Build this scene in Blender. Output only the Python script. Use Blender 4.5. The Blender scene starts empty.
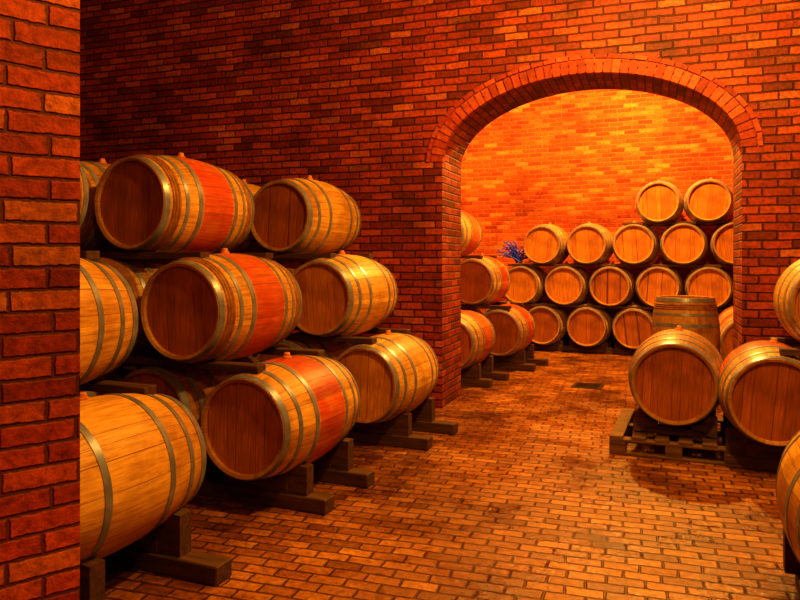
import bpy, bmesh, math, random
from mathutils import Vector, Matrix
random.seed(7)
sc = bpy.context.scene
try:
    sc.view_settings.view_transform = 'Standard'
    sc.view_settings.look = 'Medium High Contrast'
except Exception: pass

# ------------------------------------------------------------------ helpers
def nn(nt, t, **kw):
    n = nt.nodes.new(t)
    for k, v in kw.items(): setattr(n, k, v)
    return n
def M(nt, op, a, b=None, c=None):
    n = nt.nodes.new('ShaderNodeMath'); n.operation = op
    for i, v in enumerate((a, b, c)):
        if v is None: continue
        if isinstance(v, (int, float)): n.inputs[i].default_value = v
        else: nt.links.new(v, n.inputs[i])
    return n.outputs[0]
def mixc(nt, fac, a, b, mode='MIX'):
    n = nt.nodes.new('ShaderNodeMix'); n.data_type = 'RGBA'; n.blend_type = mode
    n.clamp_factor = True
    for sock, v in ((n.inputs[0], fac), (n.inputs[6], a), (n.inputs[7], b)):
        if isinstance(v, (int, float)): sock.default_value = v
        elif isinstance(v, tuple): sock.default_value = (*v, 1) if len(v) == 3 else v
        else: nt.links.new(v, sock)
    return n.outputs[2]
def ramp(nt, fac, stops):
    n = nt.nodes.new('ShaderNodeValToRGB')
    el = n.color_ramp.elements
    el[0].position = stops[0][0]; el[0].color = (*stops[0][1], 1)
    el[1].position = stops[-1][0]; el[1].color = (*stops[-1][1], 1)
    for p, c in stops[1:-1]:
        e = el.new(p); e.color = (*c, 1)
    nt.links.new(fac, n.inputs[0]); return n.outputs[0]
def new_mat(name):
    m = bpy.data.materials.new(name); m.use_nodes = True
    nt = m.node_tree; b = nt.nodes['Principled BSDF']
    return m, nt, b
def smooth(nt, v, lo, hi):
    n = nt.nodes.new('ShaderNodeMapRange'); n.interpolation_type = 'SMOOTHSTEP'
    nt.links.new(v, n.inputs[0]); n.inputs[1].default_value = lo; n.inputs[2].default_value = hi
    return n.outputs[0]
def noise(nt, vec, scale, detail=4, rough=.55):
    n = nt.nodes.new('ShaderNodeTexNoise'); n.inputs['Scale'].default_value = scale
    n.inputs['Detail'].default_value = detail; n.inputs['Roughness'].default_value = rough
    if vec is not None: nt.links.new(vec, n.inputs['Vector'])
    return n.outputs[0]

def brick_mat(name, w, h, mort, stops, mcol, rough=.75, bump=.5, stain=.5, rotz=0, spec=.3, rlow=None, wob=.03):
    m, nt, b = new_mat(name)
    tc = nn(nt, 'ShaderNodeTexCoord'); vec = tc.outputs['UV']
    if rotz:
        mp = nn(nt, 'ShaderNodeMapping'); mp.inputs['Rotation'].default_value = (0, 0, rotz)
        nt.links.new(vec, mp.inputs[0]); vec = mp.outputs[0]
    wn = nn(nt, 'ShaderNodeTexNoise'); wn.inputs['Scale'].default_value = 4; wn.inputs['Detail'].default_value = 4
    nt.links.new(vec, wn.inputs['Vector'])
    sub = nn(nt, 'ShaderNodeVectorMath', operation='SUBTRACT'); nt.links.new(wn.outputs['Color'], sub.inputs[0]); sub.inputs[1].default_value = (.5, .5, .5)
    scl = nn(nt, 'ShaderNodeVectorMath', operation='SCALE'); nt.links.new(sub.outputs[0], scl.inputs[0]); scl.inputs['Scale'].default_value = wob
    add = nn(nt, 'ShaderNodeVectorMath', operation='ADD'); nt.links.new(vec, add.inputs[0]); nt.links.new(scl.outputs[0], add.inputs[1])
    sp = nn(nt, 'ShaderNodeSeparateXYZ'); nt.links.new(add.outputs[0], sp.inputs[0])
    v = M(nt, 'DIVIDE', sp.outputs[1], h); row = M(nt, 'FLOOR', v); fv = M(nt, 'SUBTRACT', v, row)
    rn = nn(nt, 'ShaderNodeTexWhiteNoise', noise_dimensions='1D'); nt.links.new(row, rn.inputs['W'])
    off = M(nt, 'ADD', M(nt, 'MULTIPLY', M(nt, 'FLOORED_MODULO', row, 2), .5), M(nt, 'MULTIPLY', rn.outputs[0], .2))
    u = M(nt, 'ADD', M(nt, 'DIVIDE', sp.outputs[0], w), off); col = M(nt, 'FLOOR', u); fu = M(nt, 'SUBTRACT', u, col)
    du = M(nt, 'MULTIPLY', M(nt, 'MINIMUM', fu, M(nt, 'SUBTRACT', 1, fu)), w)
    dv = M(nt, 'MULTIPLY', M(nt, 'MINIMUM', fv, M(nt, 'SUBTRACT', 1, fv)), h)
    d = M(nt, 'MINIMUM', du, dv)
    d = M(nt, 'ADD', d, M(nt, 'MULTIPLY', M(nt, 'SUBTRACT', noise(nt, vec, 40, 4), .5), mort * 1.2))
    mask = smooth(nt, d, mort * .25, mort * .8)
    cx = nn(nt, 'ShaderNodeCombineXYZ'); nt.links.new(col, cx.inputs[0]); nt.links.new(row, cx.inputs[1])
    wh = nn(nt, 'ShaderNodeTexWhiteNoise', noise_dimensions='2D'); nt.links.new(cx.outputs[0], wh.inputs['Vector'])
    c = ramp(nt, wh.outputs[0], stops)
    fine = noise(nt, vec, 28, 6, .7)
    c = mixc(nt, .85, c, ramp(nt, fine, [(.3, (.28, .22, .22)), (.55, (1, 1, 1)), (.75, (1.55, 1.6, 1.4))]), 'MULTIPLY')
    c = mixc(nt, mask, mcol, c)
    big = noise(nt, vec, 1.1, 6, .65)
    c = mixc(nt, stain, c, ramp(nt, big, [(.34, (.35, .3, .28)), (.52, (1, 1, 1)), (.72, (1.3, 1.35, 1.2))]), 'MULTIPLY')
    nt.links.new(c, b.inputs['Base Color'])
    if rlow is None: b.inputs['Roughness'].default_value = rough
    else:
        mr = nn(nt, 'ShaderNodeMapRange'); nt.links.new(noise(nt, vec, 2.2, 5, .65), mr.inputs[0])
        mr.inputs[1].default_value = .38; mr.inputs[2].default_value = .62
        mr.inputs[3].default_value = rlow; mr.inputs[4].default_value = rough
        nt.links.new(mr.outputs[0], b.inputs['Roughness'])
    b.inputs['Specular IOR Level'].default_value = spec
    hgt = M(nt, 'ADD', M(nt, 'MULTIPLY', mask, .8), M(nt, 'MULTIPLY', fine, .45))
    hgt = M(nt, 'ADD', hgt, M(nt, 'MULTIPLY', wh.outputs[0], .3))
    bp = nn(nt, 'ShaderNodeBump'); bp.inputs['Strength'].default_value = bump; bp.inputs['Distance'].default_value = .012
    nt.links.new(hgt, bp.inputs['Height']); nt.links.new(bp.outputs[0], b.inputs['Normal'])
    return m

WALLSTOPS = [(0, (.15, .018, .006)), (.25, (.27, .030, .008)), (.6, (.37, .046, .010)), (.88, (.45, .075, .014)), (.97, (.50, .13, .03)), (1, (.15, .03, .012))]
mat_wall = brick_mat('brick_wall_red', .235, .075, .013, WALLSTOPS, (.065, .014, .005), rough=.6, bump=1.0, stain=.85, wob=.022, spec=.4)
mat_pier = brick_mat('brick_pier_red', .205, .064, .010, [(0, (.36, .050, .014)), (.4, (.56, .085, .018)), (.8, (.68, .15, .026)), (1, (.74, .26, .07))], (.17, .045, .013), rough=.6, bump=1.0, stain=.6, wob=.015)
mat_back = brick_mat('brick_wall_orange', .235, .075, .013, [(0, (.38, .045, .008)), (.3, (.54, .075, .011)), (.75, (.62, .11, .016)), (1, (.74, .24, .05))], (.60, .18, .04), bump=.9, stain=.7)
mat_floor = brick_mat('brick_paver_floor', .175, .082, .010, [(0, (.20, .066, .006)), (.4, (.30, .108, .010)), (.8, (.38, .148, .015)), (1, (.46, .20, .025))], (.10, .032, .004), rough=.5, rlow=.18, bump=1.1, stain=1.0, rotz=math.radians(18), spec=.5)
m, nt, b = new_mat('ceiling_plaster'); tc = nn(nt, 'ShaderNodeTexCoord')
nt.links.new(ramp(nt, noise(nt, tc.outputs['Object'], 2), [(.3, (.18, .05, .015)), (.7, (.26, .08, .025))]), b.inputs['Base Color']); b.inputs['Roughness'].default_value = .9
mat_ceil = m

def voussoir_mat():
    m, nt, b = new_mat('brick_voussoir')
    g = nn(nt, 'ShaderNodeNewGeometry'); tc = nn(nt, 'ShaderNodeTexCoord')
    c = ramp(nt, g.outputs['Random Per Island'], [(0, (.26, .028, .010)), (.5, (.44, .055, .015)), (1, (.56, .12, .035))])
    f = noise(nt, tc.outputs['Object'], 25, 5)
    c = mixc(nt, .6, c, ramp(nt, f, [(.3, (.35, .35, .35)), (.65, (1.2, 1.1, 1.1))]), 'MULTIPLY')
    nt.links.new(c, b.inputs['Base Color']); b.inputs['Roughness'].default_value = .7
    bp = nn(nt, 'ShaderNodeBump'); bp.inputs['Strength'].default_value = .6; bp.inputs['Distance'].default_value = .01
    nt.links.new(f, bp.inputs['Height']); nt.links.new(bp.outputs[0], b.inputs['Normal'])
    return m
mat_vous = voussoir_mat()

def wood_mat(name, c1, c2, rough=.75, sc_=6):
    m, nt, b = new_mat(name)
    tc = nn(nt, 'ShaderNodeTexCoord'); mp = nn(nt, 'ShaderNodeMapping'); mp.inputs['Scale'].default_value = (.6, 6, 6)
    nt.links.new(tc.outputs['Object'], mp.inputs[0])
    g = nn(nt, 'ShaderNodeNewGeometry')
    n = noise(nt, mp.outputs[0], sc_, 6, .65)
    c = ramp(nt, n, [(.3, c1), (.7, c2)])
    c = mixc(nt, .5, c, ramp(nt, g.outputs['Random Per Island'], [(0, (.6, .6, .6)), (1, (1.3, 1.3, 1.3))]), 'MULTIPLY')
    nt.links.new(c, b.inputs['Base Color']); b.inputs['Roughness'].default_value = rough
    bp = nn(nt, 'ShaderNodeBump'); bp.inputs['Strength'].default_value = .5; bp.inputs['Distance'].default_value = .006
    nt.links.new(n, bp.inputs['Height']); nt.links.new(bp.outputs[0], b.inputs['Normal'])
    return m
mat_beam = wood_mat('dark_timber', (.026, .011, .004), (.11, .046, .013))
mat_pallet = wood_mat('pallet_wood', (.05, .024, .009), (.20, .10, .032))

NST = 27
def stave_mat(name, lo, mid, hi, red=None, dirt=.35):
    m, nt, b = new_mat(name)
    tc = nn(nt, 'ShaderNodeTexCoord'); sp = nn(nt, 'ShaderNodeSeparateXYZ'); nt.links.new(tc.outputs['UV'], sp.inputs[0])
    oi = nn(nt, 'ShaderNodeObjectInfo')
    ang = M(nt, 'MULTIPLY', sp.outputs[0], 2 * math.pi)
    u = M(nt, 'MULTIPLY', sp.outputs[0], NST)
    u = M(nt, 'ADD', u, M(nt, 'MULTIPLY', M(nt, 'SINE', M(nt, 'MULTIPLY', ang, 7)), .55))
    u = M(nt, 'ADD', u, M(nt, 'MULTIPLY', M(nt, 'SINE', M(nt, 'MULTIPLY', ang, 4)), .5))
    idx = M(nt, 'FLOOR', u); fu = M(nt, 'SUBTRACT', u, idx)
    gap = M(nt, 'MINIMUM', fu, M(nt, 'SUBTRACT', 1, fu))
    gm = smooth(nt, gap, .004, .024)
    wh = nn(nt, 'ShaderNodeTexWhiteNoise', noise_dimensions='2D')
    cx = nn(nt, 'ShaderNodeCombineXYZ'); nt.links.new(idx, cx.inputs[0]); nt.links.new(M(nt, 'MULTIPLY', oi.outputs['Random'], 91), cx.inputs[1])
    nt.links.new(cx.outputs[0], wh.inputs['Vector'])
    c = ramp(nt, wh.outputs[0], [(0, lo), (.5, mid), (1, hi)])
    cy = nn(nt, 'ShaderNodeCombineXYZ')
    nt.links.new(M(nt, 'MULTIPLY', sp.outputs[0], 150), cy.inputs[0]); nt.links.new(M(nt, 'MULTIPLY', sp.outputs[1], 5), cy.inputs[1])
    nt.links.new(M(nt, 'MULTIPLY', oi.outputs['Random'], 50), cy.inputs[2])
    gr = noise(nt, cy.outputs[0], 1.0, 6, .7)
    c = mixc(nt, .85, c, ramp(nt, gr, [(.3, (.5, .4, .3)), (.55, (1, 1, 1)), (.75, (1.22, 1.2, 1.1))]), 'MULTIPLY')
    av = nn(nt, 'ShaderNodeVectorMath', operation='ADD'); nt.links.new(tc.outputs['Object'], av.inputs[0])
    cz = nn(nt, 'ShaderNodeCombineXYZ'); nt.links.new(M(nt, 'MULTIPLY', oi.outputs['Random'], 37), cz.inputs[0]); nt.links.new(cz.outputs[0], av.inputs[1])
    big = noise(nt, av.outputs[0], 3.0, 6, .68)
    c = mixc(nt, dirt, c, ramp(nt, big, [(.36, (.42, .27, .15)), (.55, (1, 1, 1))]), 'MULTIPLY')
    e = smooth(nt, M(nt, 'ABSOLUTE', M(nt, 'SUBTRACT', sp.outputs[1], .5)), .40, .5)
    c = mixc(nt, M(nt, 'MULTIPLY', e, .5), c, (.22, .10, .025))
    if red is not None:
        vv = M(nt, 'ADD', sp.outputs[1], M(nt, 'MULTIPLY', M(nt, 'SUBTRACT', gr, .5), .05))
        dd = M(nt, 'ABSOLUTE', M(nt, 'SUBTRACT', vv, .5))
        rm = M(nt, 'SUBTRACT', 1, smooth(nt, dd, .155, .18))
        rc = mixc(nt, .7, red, ramp(nt, gr, [(.3, (.45, .35, .3)), (.7, (1.25, 1.5, 1.3))]), 'MULTIPLY')
        rc = mixc(nt, .7, rc, ramp(nt, wh.outputs[0], [(0, (.6, .5, .5)), (1, (1.25, 1.8, 1.3))]), 'MULTIPLY')
        pat = ramp(nt, big, [(.35, (1, 1, 1)), (.62, (.70, .70, .70))])
        c = mixc(nt, M(nt, 'MULTIPLY', rm, pat), c, rc)
    c = mixc(nt, gm, (.14, .055, .012), c)
    nt.links.new(c, b.inputs['Base Color'])
    b.inputs['Roughness'].default_value = .46; b.inputs['Specular IOR Level'].default_value = .35
    bp = nn(nt, 'ShaderNodeBump'); bp.inputs['Strength'].default_value = .5; bp.inputs['Distance'].default_value = .004
    nt.links.new(M(nt, 'ADD', gm, M(nt, 'MULTIPLY', gr, .4)), bp.inputs['Height']); nt.links.new(bp.outputs[0], b.inputs['Normal'])
    return m
mat_oak = stave_mat('oak_staves', (.56, .29, .045), (.72, .42, .075), (.84, .54, .115), dirt=.6)
mat_oakred = stave_mat('oak_staves_wine_stained', (.54, .27, .045), (.68, .37, .065), (.78, .47, .10), red=(.54, .05, .010), dirt=.6)
mat_old = stave_mat('aged_oak_staves', (.32, .155, .035), (.44, .235, .05), (.54, .31, .07), dirt=.8)

def head_mat(name, c1, c2):
    m, nt, b = new_mat(name)
    tc = nn(nt, 'ShaderNodeTexCoord'); oi = nn(nt, 'ShaderNodeObjectInfo')
    sp = nn(nt, 'ShaderNodeSeparateXYZ'); nt.links.new(tc.outputs['UV'], sp.inputs[0])
    u = M(nt, 'MULTIPLY', M(nt, 'ADD', sp.outputs[0], 5.03), 10)
    u = M(nt, 'ADD', u, M(nt, 'MULTIPLY', M(nt, 'SINE', M(nt, 'ADD', M(nt, 'MULTIPLY', sp.outputs[0], 31), M(nt, 'MULTIPLY', oi.outputs['Random'], 40))), .28))
    idx = M(nt, 'FLOOR', u); fu = M(nt, 'SUBTRACT', u, idx)
    gm = smooth(nt, M(nt, 'MINIMUM', fu, M(nt, 'SUBTRACT', 1, fu)), .008, .032)
    wh = nn(nt, 'ShaderNodeTexWhiteNoise', noise_dimensions='2D')
    cx = nn(nt, 'ShaderNodeCombineXYZ'); nt.links.new(idx, cx.inputs[0]); nt.links.new(M(nt, 'MULTIPLY', oi.outputs['Random'], 77), cx.inputs[1])
    nt.links.new(cx.outputs[0], wh.inputs['Vector'])
    c = ramp(nt, wh.outputs[0], [(0, c1), (1, c2)])
    mp = nn(nt, 'ShaderNodeMapping'); mp.inputs['Scale'].default_value = (40, 3, 1); nt.links.new(tc.outputs['UV'], mp.inputs[0])
    gr = noise(nt, mp.outputs[0], 1.8, 6, .65)
    c = mixc(nt, .75, c, ramp(nt, gr, [(.3, (.5, .4, .3)), (.65, (1.2, 1.2, 1.15))]), 'MULTIPLY')
    c = mixc(nt, .6, c, ramp(nt, noise(nt, tc.outputs['Object'], 4, 5), [(.35, (.5, .38, .3)), (.6, (1.05, 1.05, 1.05))]), 'MULTIPLY')
    c = mixc(nt, gm, (.09, .028, .006), c)
    nt.links.new(c, b.inputs['Base Color']); b.inputs['Roughness'].default_value = .45
    bp = nn(nt, 'ShaderNodeBump'); bp.inputs['Strength'].default_value = .45; bp.inputs['Distance'].default_value = .004
    nt.links.new(M(nt, 'ADD', gm, M(nt, 'MULTIPLY', gr, .4)), bp.inputs['Height']); nt.links.new(bp.outputs[0], b.inputs['Normal'])
    return m
mat_head = head_mat('oak_head', (.46, .17, .022), (.60, .24, .034))
mat_head_shaded = head_mat('oak_head_shaded', (.31, .10, .012), (.43, .14, .018))  # darker copy of the head wood: shade on unlit heads put into colour
mat_head_lt = head_mat('oak_head_light', (.58, .27, .04), (.72, .36, .06))

m, nt, b = new_mat('galvanised_hoop'); tc = nn(nt, 'ShaderNodeTexCoord')
nt.links.new(ramp(nt, noise(nt, tc.outputs['Object'], 14, 5), [(.3, (.16, .18, .28)), (.7, (.30, .34, .55))]), b.inputs['Base Color'])
b.inputs['Metallic'].default_value = .35; b.inputs['Roughness'].default_value = .36; mat_hoop = m
m, nt, b = new_mat('chestnut_hoop'); tc = nn(nt, 'ShaderNodeTexCoord')
nt.links.new(ramp(nt, noise(nt, tc.outputs['Object'], 22, 4), [(.3, (.16, .06, .015)), (.7, (.36, .16, .04))]), b.inputs['Base Color'])
b.inputs['Roughness'].default_value = .6; mat_chest = m
m, nt, b = new_mat('bung_silicone'); tc = nn(nt, 'ShaderNodeTexCoord')
nt.links.new(ramp(nt, noise(nt, tc.outputs['Object'], 30, 2), [(.3, (.5, .16, .06)), (.7, (.62, .26, .11))]), b.inputs['Base Color']); mat_bung = m
m, nt, b = new_mat('cast_iron'); tc = nn(nt, 'ShaderNodeTexCoord')
nt.links.new(ramp(nt, noise(nt, tc.outputs['Object'], 30, 2), [(.3, (.02, .012, .01)), (.7, (.06, .04, .03))]), b.inputs['Base Color'])
b.inputs['Metallic'].default_value = .5; b.inputs['Roughness'].default_value = .5; mat_iron = m
m, nt, b = new_mat('blue_hose_rubber'); tc = nn(nt, 'ShaderNodeTexCoord')
nt.links.new(ramp(nt, noise(nt, tc.outputs['Object'], 30, 2), [(.3, (.02, .05, 1)), (.7, (.06, .12, 1))]), b.inputs['Base Color']); b.inputs['Roughness'].default_value = .4; mat_blue = m

def add_obj(name, me, loc=(0, 0, 0), rotz=0, parent=None, scale=1):
    o = bpy.data.objects.new(name, me); sc.collection.objects.link(o)
    o.location = loc; o.rotation_euler = (0, 0, rotz); o.scale = (scale,) * 3
    if parent: o.parent = parent
    return o

# ------------------------------------------------------------------ barrel mesh (axis +Y, near head y=0)
L, RH, RB = .95, .292, .352
def rad(t): return RB - (RB - RH) * abs(2 * t - 1) ** 2.0
def barrel_mesh(name, stave, head, hoopmats, seg=60, bung=True):
    bm = bmesh.new(); uvl = bm.loops.layers.uv.new('UVMap')
    def band(pts, mat, smooth_=True):
        rings = []
        for (y, r, v) in pts:
            rings.append([bm.verts.new((r * math.sin(2 * math.pi * i / seg), y, r * math.cos(2 * math.pi * i / seg))) for i in range(seg)])
        for k in range(len(pts) - 1):
            for i in range(seg):
                j = (i + 1) % seg
                f = bm.faces.new((rings[k][i], rings[k + 1][i], rings[k + 1][j], rings[k][j]))
                f.material_index = mat; f.smooth = smooth_
                uu = (i / seg, i / seg, (i + 1) / seg, (i + 1) / seg)
                vv = (pts[k][2], pts[k + 1][2], pts[k + 1][2], pts[k][2])
                for lp, a, c in zip(f.loops, uu, vv): lp[uvl].uv = (a, c)
        return rings
    band([(L * k / 18, rad(k / 18), k / 18) for k in range(19)], 0)
    rc = .022
    for s in (0, 1):
        ye = 0 if s == 0 else L; d = 1 if s == 0 else -1
        v0 = 0 if s == 0 else 1
        ring = [(ye, RH, v0), (ye - d * .002, RH - .004, v0), (ye + d * .004, RH - rc, v0)]
        if s == 0: ring = ring[::-1]
        band(ring, 0, False)
        inner = [(ye + d * .004, RH - rc, v0), (ye + d * .030, RH - rc - .001, v0)]
        if s == 0: inner = inner[::-1]
        band(inner, 0, True)
        vs = [bm.verts.new(((RH - rc + .002) * math.sin(2 * math.pi * i / seg), ye + d * .028, (RH - rc + .002) * math.cos(2 * math.pi * i / seg))) for i in range(seg)]
        f = bm.faces.new(vs if s == 1 else vs[::-1]); f.material_index = 1
        for lp in f.loops: lp[uvl].uv = (lp.vert.co.x, lp.vert.co.z)
    th = .0035
    for (t0, t1, mi) in hoopmats:
        for a, b_ in ((t0, t1), (1 - t1, 1 - t0)):
            y0, y1 = a * L, b_ * L; r0, r1 = rad(a), rad(b_); rm = rad((a + b_) / 2)
            h = th if mi == 2 else .009
            if mi == 2:
                band([(y0, r0 - .002, a), (y0, r0 + h, a)], mi, False)
                band([(y0, r0 + h, a), ((y0 + y1) / 2, rm + h, a), (y1, r1 + h, b_)], mi)
                band([(y1, r1 + h, b_), (y1, r1 - .002, b_)], mi, False)
            else:
                band([(y0, r0 - .002, a), (y0 + (y1 - y0) * .2, r0 + h * .8, a), ((y0 + y1) / 2, rm + h, a), (y0 + (y1 - y0) * .8, r1 + h * .8, a), (y1, r1 - .002, b_)], mi)
    if bung:
        n = 16
        prof = [(.030, RB - .004), (.030, RB + .008), (.022, RB + .012), (.020, RB + .028), (.014, RB + .034)]
        rs = [[bm.verts.new((r * math.cos(2 * math.pi * i / n), L / 2 + r * math.sin(2 * math.pi * i / n), z)) for i in range(n)] for r, z in prof]
        for k in range(len(rs) - 1):
            for i in range(n):
                f = bm.faces.new((rs[k][i], rs[k][(i + 1) % n], rs[k + 1][(i + 1) % n], rs[k + 1][i])); f.material_index = 3
        f = bm.faces.new(rs[-1]); f.material_index = 3
    me = bpy.data.meshes.new(name); bm.to_mesh(me); bm.free()
    for mm in (stave, head, mat_hoop, mat_bung, mat_chest): me.materials.append(mm)
    return me
H6 = [(.004, .050, 2), (.125, .158, 2), (.285, .322, 2)]
HCH = [(.004, .045, 2), (.065, .085, 4), (.088, .108, 4), (.111, .131, 4), (.17, .20, 2), (.285, .322, 2)]
B = {
 'oak': barrel_mesh('barrel_oak', mat_oak, mat_head, H6),
 'oakl': barrel_mesh('barrel_oak_light', mat_oak, mat_head_lt, H6),
 'oakd': barrel_mesh('barrel_oak_dark', mat_oak, mat_head_shaded, H6),
 'red': barrel_mesh('barrel_red', mat_oakred, mat_head, H6),
 'redd': barrel_mesh('barrel_red_dark', mat_oakred, mat_head_shaded, H6),
 'redc': barrel_mesh('barrel_redc', mat_oakred, mat_head_shaded, HCH),
 'old': barrel_mesh('barrel_old', mat_old, mat_head_shaded, HCH),
 'oldp': barrel_mesh('barrel_old_plain', mat_old, mat_head_shaded, H6),
}
YAW = math.radians(23.2)
AX = Vector((math.sin(YAW), math.cos(YAW), 0)); RX = Vector((math.cos(YAW), -math.sin(YAW), 0))
def P(r, a, z=0): return AX * a + RX * r + Vector((0, 0, z))
def barrel(kind, r, a, z, roll=None, yawj=None, scale=1):
    o = add_obj('wine_barrel', B[kind])
    roll = random.uniform(-.12, .12) if roll is None else roll
    yawj = random.uniform(-.02, .02) if yawj is None else yawj
    o.matrix_world = Matrix.Translation(P(r, a, z)) @ Matrix.Rotation(-YAW + yawj, 4, 'Z') @ Matrix.Rotation(roll, 4, 'Y') @ Matrix.Scale(scale, 4)
    return o

class Boxes:
    def __init__(s): s.bm = bmesh.new()
    def box(s, cx, cy, cz, sx, sy, sz, bev=.004, rz=0):
        r = bmesh.ops.create_cube(s.bm, size=1)
        vs = r['verts']
        for v in vs: v.co = Vector((v.co.x * sx, v.co.y * sy, v.co.z * sz))
        if bev:
            es = list({e for v in vs for e in v.link_edges})
            rb = bmesh.ops.bevel(s.bm, geom=es, offset=bev, segments=1, affect='EDGES')
            vs = list({v for f in rb['faces'] for v in f.verts})
        R = Matrix.Rotation(rz, 3, 'Z')
        for v in vs: v.co = R @ v.co + Vector((cx, cy, cz))
    def prism(s, pts, y0, y1):
        a = [s.bm.verts.new((x, y0, z)) for x, z in pts]; b_ = [s.bm.verts.new((x, y1, z)) for x, z in pts]
        n = len(pts); s.bm.faces.new(a); s.bm.faces.new(b_[::-1])
        for i in range(n): s.bm.faces.new((a[i], b_[i], b_[(i + 1) % n], a[(i + 1) % n]))
    def done(s, name, mat, loc=(0, 0, 0), rotz=0):
        bmesh.ops.recalc_face_normals(s.bm, faces=s.bm.faces[:])
        me = bpy.data.meshes.new(name); s.bm.to_mesh(me); s.bm.free(); me.materials.append(mat)
        return add_obj(name, me, loc, rotz)

def sleepers(rs, a_head, zc, right=.48, left=.40, scale=1.0):
    for off in (.27, .80):
        bx = Boxes(); rr = rad(off / L) * scale
        x0, x1 = min(rs) - left, max(rs) + right + random.uniform(-.05, .05)
        bx.box((x0 + x1) / 2, a_head + off, .045, x1 - x0, .12, .088, .006)
        for r in rs:
            top = zc - rr
            bx.box(r, a_head + off, (.09 + top) / 2, .34, .10, top - .088, .005)
            for sg in (-1, 1):
                xi = r + sg * .09; xe = r + sg * .30
                zi = zc - math.sqrt(max(rr ** 2 - .09 ** 2, 0)); ze = zc - math.sqrt(max(rr ** 2 - .25 ** 2, 0))
                pts = [(xi, .089), (xe, .089), (xe, ze - .02), (r + sg * .245, ze - .015), (r + sg * .17, zc - math.sqrt(rr ** 2 - .17 ** 2) - .004), (xi, zi - .004)]
                bx.prism(pts, a_head + off - .04, a_head + off + .04)
        bx.done('timber_sleeper', mat_beam, (0, 0, 0), -YAW)
def spacer(x0, x1, a_head, z, th=.045, offs=(.12, .83)):
    for off in offs:
        bx = Boxes(); bx.box((x0 + x1) / 2, a_head + off, z, x1 - x0, .09, th, .004)
        bx.done('timber_spacer', mat_beam, (0, 0, 0), -YAW)

# ------------------------------------------------------------------ left stacks
Z1, Z2, Z3 = .51, 1.18, 1.85
rows = [ (1.86, -2.55, -2.95, -3.38, ['oakl', 'oakl', 'oak'], ['oakl', 'oak'], ['old', 'oak']),
         (3.36, -2.44, -2.87, -3.35, ['red', 'oldp', 'old'],   ['redc', 'old'], ['redc', 'old']),
         (4.88, -2.42, -2.80, -3.22, ['oakl', 'oak', 'oak'],   ['oak', 'oak'], ['oakd', 'oak']) ]
for a0, r1, r2, r3, k1, k2, k3 in rows:
    for i, k in enumerate(k1): barrel(k, r1 - .73 * i, a0 + (.0 if i == 0 else random.uniform(-.03, .03)), Z1)
    for i, k in enumerate(k2): barrel(k, r2 - .73 * i, a0 - .03, Z2)
    for i, k in enumerate(k3): barrel(k, r3 - .73 * i, a0 + .06, Z3)
    sleepers([r1 - .73 * i for i in range(3)], a0, Z1)
    spacer(r1 - 1.9, r1 + .06, a0, (Z1 + Z2) / 2)
    spacer(r2 - 1.6, r2 + .06, a0 + .02, (Z2 + Z3) / 2)

# back room left row
barrel('redd', -2.66, 7.62, Z1); sleepers([-2.66], 7.62, Z1)
barrel('redd', -2.45, 8.98, Z1); barrel('oak', -3.18, 8.98, Z1); barrel('oak', -3.91, 8.98, Z1)
barrel('redd', -2.81, 8.96, Z2); barrel('oak', -3.54, 8.96, Z2)
barrel('redd', -3.24, 9.0, Z3)
sleepers([-2.45, -3.18, -3.91], 8.98, Z1); spacer(-4.3, -2.3, 8.97, (Z1 + Z2) / 2); spacer(-4.1, -2.7, 8.99, (Z2 + Z3) / 2)

# rear pile facing the aisle
ZA = [.42, 1.06, 1.71, 2.34]; AB = 11.16
for r in (-3.03, -2.33, -1.63, -.93, -.23, .47, 1.17): barrel('oakd', r, AB, ZA[0])
for i, r in enumerate((-2.68, -1.98, -1.28, -.58, .12, .82)): barrel('oakd' if i % 3 == 2 else 'oak', r, AB, ZA[1])
for i, r in enumerate((-2.33, -1.63, -.93, -.23, .47)): barrel('oak', r, AB, ZA[2])
for r in (-.58, .12): barrel('oak', r, AB, ZA[3])
sleepers([-3.03, -2.33, -1.63, -.93, -.23, .47, 1.17], AB, ZA[0])
for z, x0, x1 in ((.74, -3.1, 1.2), (1.385, -2.9, .9), (2.025, -1.1, .6)):
    spacer(x0, x1, AB, z, .035)

# right side
barrel('oldp', -.18, 5.60, .555, scale=1.03)
barrel('redd', .47, 5.32, .53); barrel('oak', 1.20, 5.32, .53)
barrel('oak', .85, 5.30, 1.19); sleepers([.47, 1.20], 5.32, .53, left=.30); spacer(.50, 1.6, 5.31, .86)
barrel('oakl', .65, 2.80, .50, yawj=.0); sleepers([.65], 2.80, .50, right=.3, left=.25)
barrel('red', .52, 8.9, Z1); barrel('red', .52, 10.05, Z1); sleepers([.52], 8.9, Z1)

bx = Boxes()
W, D = .92, 1.05
for y in (-D / 2 + .05, 0, D / 2 - .05):
    bx.box(0, y, .011, W, .10, .020, .003)
    for x in (-W / 2 + .06, 0, W / 2 - .06): bx.box(x, y, .061, .12, .10, .080, .004)
    bx.box(0, y, .111, W, .10, .020, .003)
for x in [-W / 2 + .05 + i * (W - .1) / 5 for i in range(6)]:
    bx.box(x, 0, .132, .10, D, .020, .003)
for y in (-.30, .30):
    bx.box(0, y, .172, .44, .09, .058, .004)
    for sg in (-1, 1):
        bx.prism([(sg * .12, .19), (sg * .30, .142), (sg * .30, .29), (sg * .26, .32), (sg * .19, .255), (sg * .12, .225)], y - .045, y + .045)
bx.done('wooden_pallet', mat_pallet, P(-.18, 6.09), -YAW)

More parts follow.
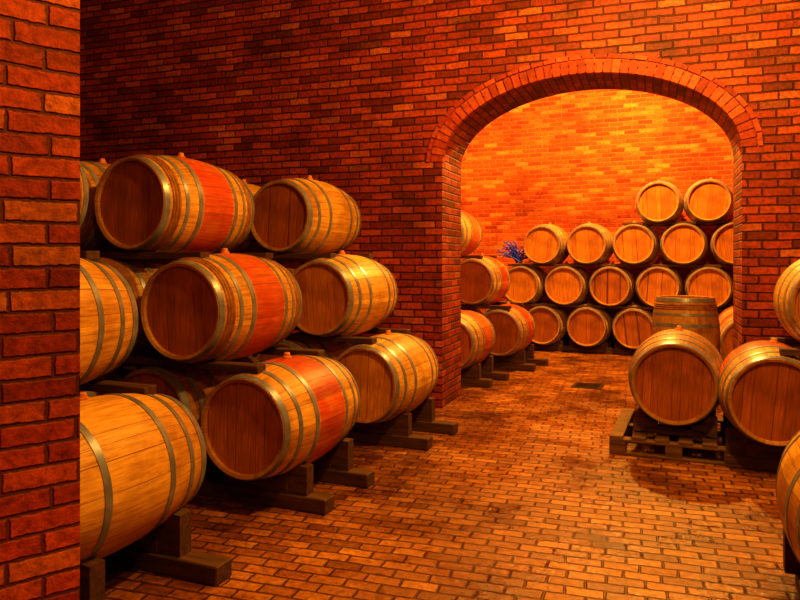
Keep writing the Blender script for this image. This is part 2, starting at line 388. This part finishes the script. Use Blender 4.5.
bx = Boxes()
for y in (-.42, 0, .42):
    for x in (-.34, 0, .34): bx.box(x, y, .041, .12, .1, .08, .004)
    bx.box(0, y, .091, .8, .1, .02, .003)
for x in (-.35, -.175, 0, .175, .35): bx.box(x, 0, .112, .1, .94, .02, .003)
UP = Vector((3.12, 7.66, 0))
bx.done('wooden_pallet', mat_pallet, UP + Vector((.0, .12, 0)), -YAW)
o = add_obj('wine_barrel', B['old']); o.matrix_world = Matrix.Translation(UP + Vector((0, 0, .125))) @ Matrix.Rotation(math.pi / 2, 4, 'X')

# ------------------------------------------------------------------ room shell
WY = math.radians(20); E = Vector((math.cos(WY), -math.sin(WY), 0)); N = Vector((math.sin(WY), math.cos(WY), 0))
O = Vector((1.695, 6.54, 0)); HW, SP, BR, TH = 1.355, 2.46, .77, .72; TOP = 5.2
S0, S1 = -8.6, 6.1
bm = bmesh.new(); uvl = bm.loops.layers.uv.new('UVMap')
def quad(pts, uvs, mi=0):
    vs = [bm.verts.new(O + E * s + N * t + Vector((0, 0, z))) for s, t, z in pts]
    f = bm.faces.new(vs); f.material_index = mi
    for lp, uv in zip(f.loops, uvs): lp[uvl].uv = uv
NA = 48
arc = [(-HW * math.cos(math.pi * i / NA), SP + BR * math.sin(math.pi * i / NA)) for i in range(NA + 1)]
for t, flip in ((0, False), (TH, True)):
    def q4(pp):
        pts = [(s, t, z) for s, z in pp]
        if flip: pts = pts[::-1]
        quad(pts, [(s, z) for s, _, z in pts])
    q4([(S0, 0), (-HW, 0), (-HW, SP), (-HW, TOP), (S0, TOP)])
    q4([(HW, 0), (S1, 0), (S1, TOP), (HW, TOP), (HW, SP)])
    for i in range(NA):
        q4([arc[i], arc[i + 1], (arc[i + 1][0], TOP), (arc[i][0], TOP)])
quad([(-HW, 0, 0), (-HW, TH, 0), (-HW, TH, SP), (-HW, 0, SP)], [(.1, 0), (.1 + TH, 0), (.1 + TH, SP), (.1, SP)])
quad([(HW, 0, 0), (HW, 0, SP), (HW, TH, SP), (HW, TH, 0)], [(.1, 0), (.1, SP), (.1 + TH, SP), (.1 + TH, 0)])
al = SP
for i in range(NA):
    (s0, z0), (s1, z1) = arc[i], arc[i + 1]; l = math.hypot(s1 - s0, z1 - z0)
    quad([(s0, 0, z0), (s0, TH, z0), (s1, TH, z1), (s1, 0, z1)], [(.1, al), (.1 + TH, al), (.1 + TH, al + l), (.1, al + l)])
    al += l
bmesh.ops.remove_doubles(bm, verts=bm.verts[:], dist=.0005)
bmesh.ops.recalc_face_normals(bm, faces=bm.faces[:])
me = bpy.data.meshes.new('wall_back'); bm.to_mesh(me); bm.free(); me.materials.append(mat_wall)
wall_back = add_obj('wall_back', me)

def arch_ring():
    import bisect
    bm = bmesh.new()
    def ell(th, off):
        x, z = -HW * math.cos(th), BR * math.sin(th)
        nx, nz = -math.cos(th) / HW, math.sin(th) / BR; l = math.hypot(nx, nz)
        return x + nx / l * off, SP + z + nz / l * off
    K = 800; tab = [0]
    for i in range(K):
        a, b_ = ell(math.pi * i / K, .1), ell(math.pi * (i + 1) / K, .1); tab.append(tab[-1] + math.hypot(a[0] - b_[0], a[1] - b_[1]))
    tot = tab[-1]
    def th_at(s):
        s = min(max(s, 0), tot)
        i = min(max(bisect.bisect_left(tab, s), 1), K)
        f = (s - tab[i - 1]) / (tab[i] - tab[i - 1]); return math.pi * (i - 1 + f) / K
    def ring(step, o0, o1, gap, t0):
        n = int(tot / step); st = tot / n
        for k in range(n):
            a, b_ = th_at(k * st + gap / 2), th_at((k + 1) * st - gap / 2)
            j = random.uniform(-.004, .004)
            c = [ell(a, o0), ell(b_, o0), ell(b_, o1 + j), ell(a, o1 + j)]
            f = [bm.verts.new(O + E * s + N * (t0 + j) + Vector((0, 0, z))) for s, z in c]
            g = [bm.verts.new(O + E * s + N * .06 + Vector((0, 0, z))) for s, z in c]
            bm.faces.new(f)
            for i in range(4): bm.faces.new((f[i], g[i], g[(i + 1) % 4], f[(i + 1) % 4]))
    ring(.078, -.006, .115, .012, -.010)
    ring(.115, .126, .165, .012, -.014)
    bmesh.ops.recalc_face_normals(bm, faces=bm.faces[:])
    me = bpy.data.meshes.new('trim_1'); bm.to_mesh(me); bm.free(); me.materials.append(mat_vous)
    return add_obj('trim_1', me)
arch_ring()

def panel(name, p0, p1, z0, z1, mat, thick=.2, back=None):
    p0 = Vector((*p0, 0)); p1 = Vector((*p1, 0)); d = (p1 - p0); ln = d.length; d.normalize()
    n = Vector((d.y, -d.x, 0)) if back is None else back
    bm = bmesh.new(); uvl = bm.loops.layers.uv.new('UVMap')
    c = [(0, 0), (ln, 0), (ln, thick), (0, thick)]
    def W_(u, t, z): return p0 + d * u + n * t + Vector((0, 0, z))
    per = 0
    for i in range(4):
        (u0, t0), (u1, t1) = c[i], c[(i + 1) % 4]; l = math.hypot(u1 - u0, t1 - t0)
        f = bm.faces.new([bm.verts.new(W_(u0, t0, z0)), bm.verts.new(W_(u1, t1, z0)), bm.verts.new(W_(u1, t1, z1)), bm.verts.new(W_(u0, t0, z1))])
        for lp, uv in zip(f.loops, [(per, z0), (per + l, z0), (per + l, z1), (per, z1)]): lp[uvl].uv = uv
        per += l
    for z in (z0, z1):
        f = bm.faces.new([bm.verts.new(W_(u, t, z)) for u, t in c])
        for lp, uv in zip(f.loops, c): lp[uvl].uv = uv
    bmesh.ops.remove_doubles(bm, verts=bm.verts[:], dist=.0005)
    bmesh.ops.recalc_face_normals(bm, faces=bm.faces[:])
    me = bpy.data.meshes.new(name); bm.to_mesh(me); bm.free(); me.materials.append(mat)
    return add_obj(name, me)
XL, XR, YF = -6.5, 7.5, -3.0
panel('wall_left', (XL, YF), (XL, 17), 0, TOP, mat_wall, back=Vector((-1, 0, 0)))
panel('wall_right', (XR, YF), (XR, 17), 0, TOP, mat_wall, back=Vector((1, 0, 0)))
panel('wall_front', (XL, YF), (XR, YF), 0, TOP, mat_wall, back=Vector((0, -1, 0)))
pa = P(-11.5, 12.45); pb = P(4.5, 12.45)
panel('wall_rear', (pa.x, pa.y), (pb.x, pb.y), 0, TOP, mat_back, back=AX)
def plane(name, z, mat, zt):
    bm = bmesh.new(); uvl = bm.loops.layers.uv.new('UVMap')
    bmesh.ops.create_cube(bm, size=1)
    for v in bm.verts:
        v.co = Vector(((v.co.x + .5) * (XR - XL + .4) + XL - .2, (v.co.y + .5) * 20.4 + YF - .2, z if v.co.z > 0 else zt))
    for f in bm.faces:
        for lp in f.loops: lp[uvl].uv = (lp.vert.co.x, lp.vert.co.y)
    bmesh.ops.recalc_face_normals(bm, faces=bm.faces[:])
    me = bpy.data.meshes.new(name); bm.to_mesh(me); bm.free(); me.materials.append(mat); return add_obj(name, me)
plane('floor', 0, mat_floor, -.2); plane('ceiling', TOP + .2, mat_ceil, TOP)

ph = math.radians(48); pd = Vector((math.sin(ph), math.cos(ph), 0)); pn = Vector((-math.cos(ph), math.sin(ph), 0))
A = Vector((-.96, 2.10, 0)); Bp = A - pd * 1.1
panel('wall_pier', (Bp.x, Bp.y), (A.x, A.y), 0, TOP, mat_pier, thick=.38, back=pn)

bx = Boxes(); bx.box(0, 0, .004, .34, .34, .008, .002)
for i in range(7): bx.box(0, -.12 + i * .04, .010, .26, .016, .006, 0)
bx.done('floor_drain', mat_iron, (2.2, 8.2, 0), -YAW)

cu = bpy.data.curves.new('blue_hose_coil', 'CURVE'); cu.dimensions = '3D'; cu.bevel_depth = .009; cu.materials.append(mat_blue)
hc = P(-2.72, AB + .15, ZA[1] + .37)
for k in range(34):
    s = cu.splines.new('NURBS'); s.points.add(7); s.use_endpoint_u = True
    base = Vector((random.uniform(-.05, .05), random.uniform(-.1, .1), 0))
    tip = Vector((random.uniform(-.36, .30), random.uniform(-.15, .15), random.uniform(.05, .36)))
    for i in range(8):
        t = i / 7; p = base.lerp(tip, t) + Vector((random.uniform(-.03, .03), 0, math.sin(t * 3.1) * .05 + random.uniform(-.02, .02)))
        s.points[i].co = (*p, 1)
add_obj('blue_hose_coil', cu, hc)

# ------------------------------------------------------------------ lights (ceiling lamps, plus one added fill)
def lamp(name, loc, e, col, r=.08):
    l = bpy.data.lights.new(name, 'POINT'); l.energy = e; l.color = col; l.shadow_soft_size = r
    o = bpy.data.objects.new(name, l); sc.collection.objects.link(o); o.location = loc
WARM = (1, .50, .07)
lamp('ceiling_or_fill_lamp', (1.2, 2.5, 4.0), 400, WARM)
lamp('ceiling_or_fill_lamp', (1.7, 4.7, 4.0), 320, WARM)
lamp('ceiling_or_fill_lamp', (.6, -.6, 3.8), 130, WARM)  # added fill behind the camera, brightens pier and foreground; not a cellar lamp
lamp('ceiling_or_fill_lamp', (3.0, 9.3, 4.6), 1150, (1, .53, .09))
lamp('ceiling_or_fill_lamp', (-.2, 10.8, 4.6), 380, (1, .53, .09))
w = bpy.data.worlds.new('World'); sc.world = w; w.use_nodes = True
w.node_tree.nodes['Background'].inputs[0].default_value = (.25, .08, .02, 1); w.node_tree.nodes['Background'].inputs[1].default_value = .05

cam = bpy.data.cameras.new('camera'); co = bpy.data.objects.new('camera', cam); sc.collection.objects.link(co)
co.location = (0, 0, 1.5); co.rotation_euler = (math.pi / 2, 0, 0)
cam.sensor_width = 36; cam.lens = 31.5; cam.shift_y = -.0525; cam.clip_start = .05
sc.camera = co
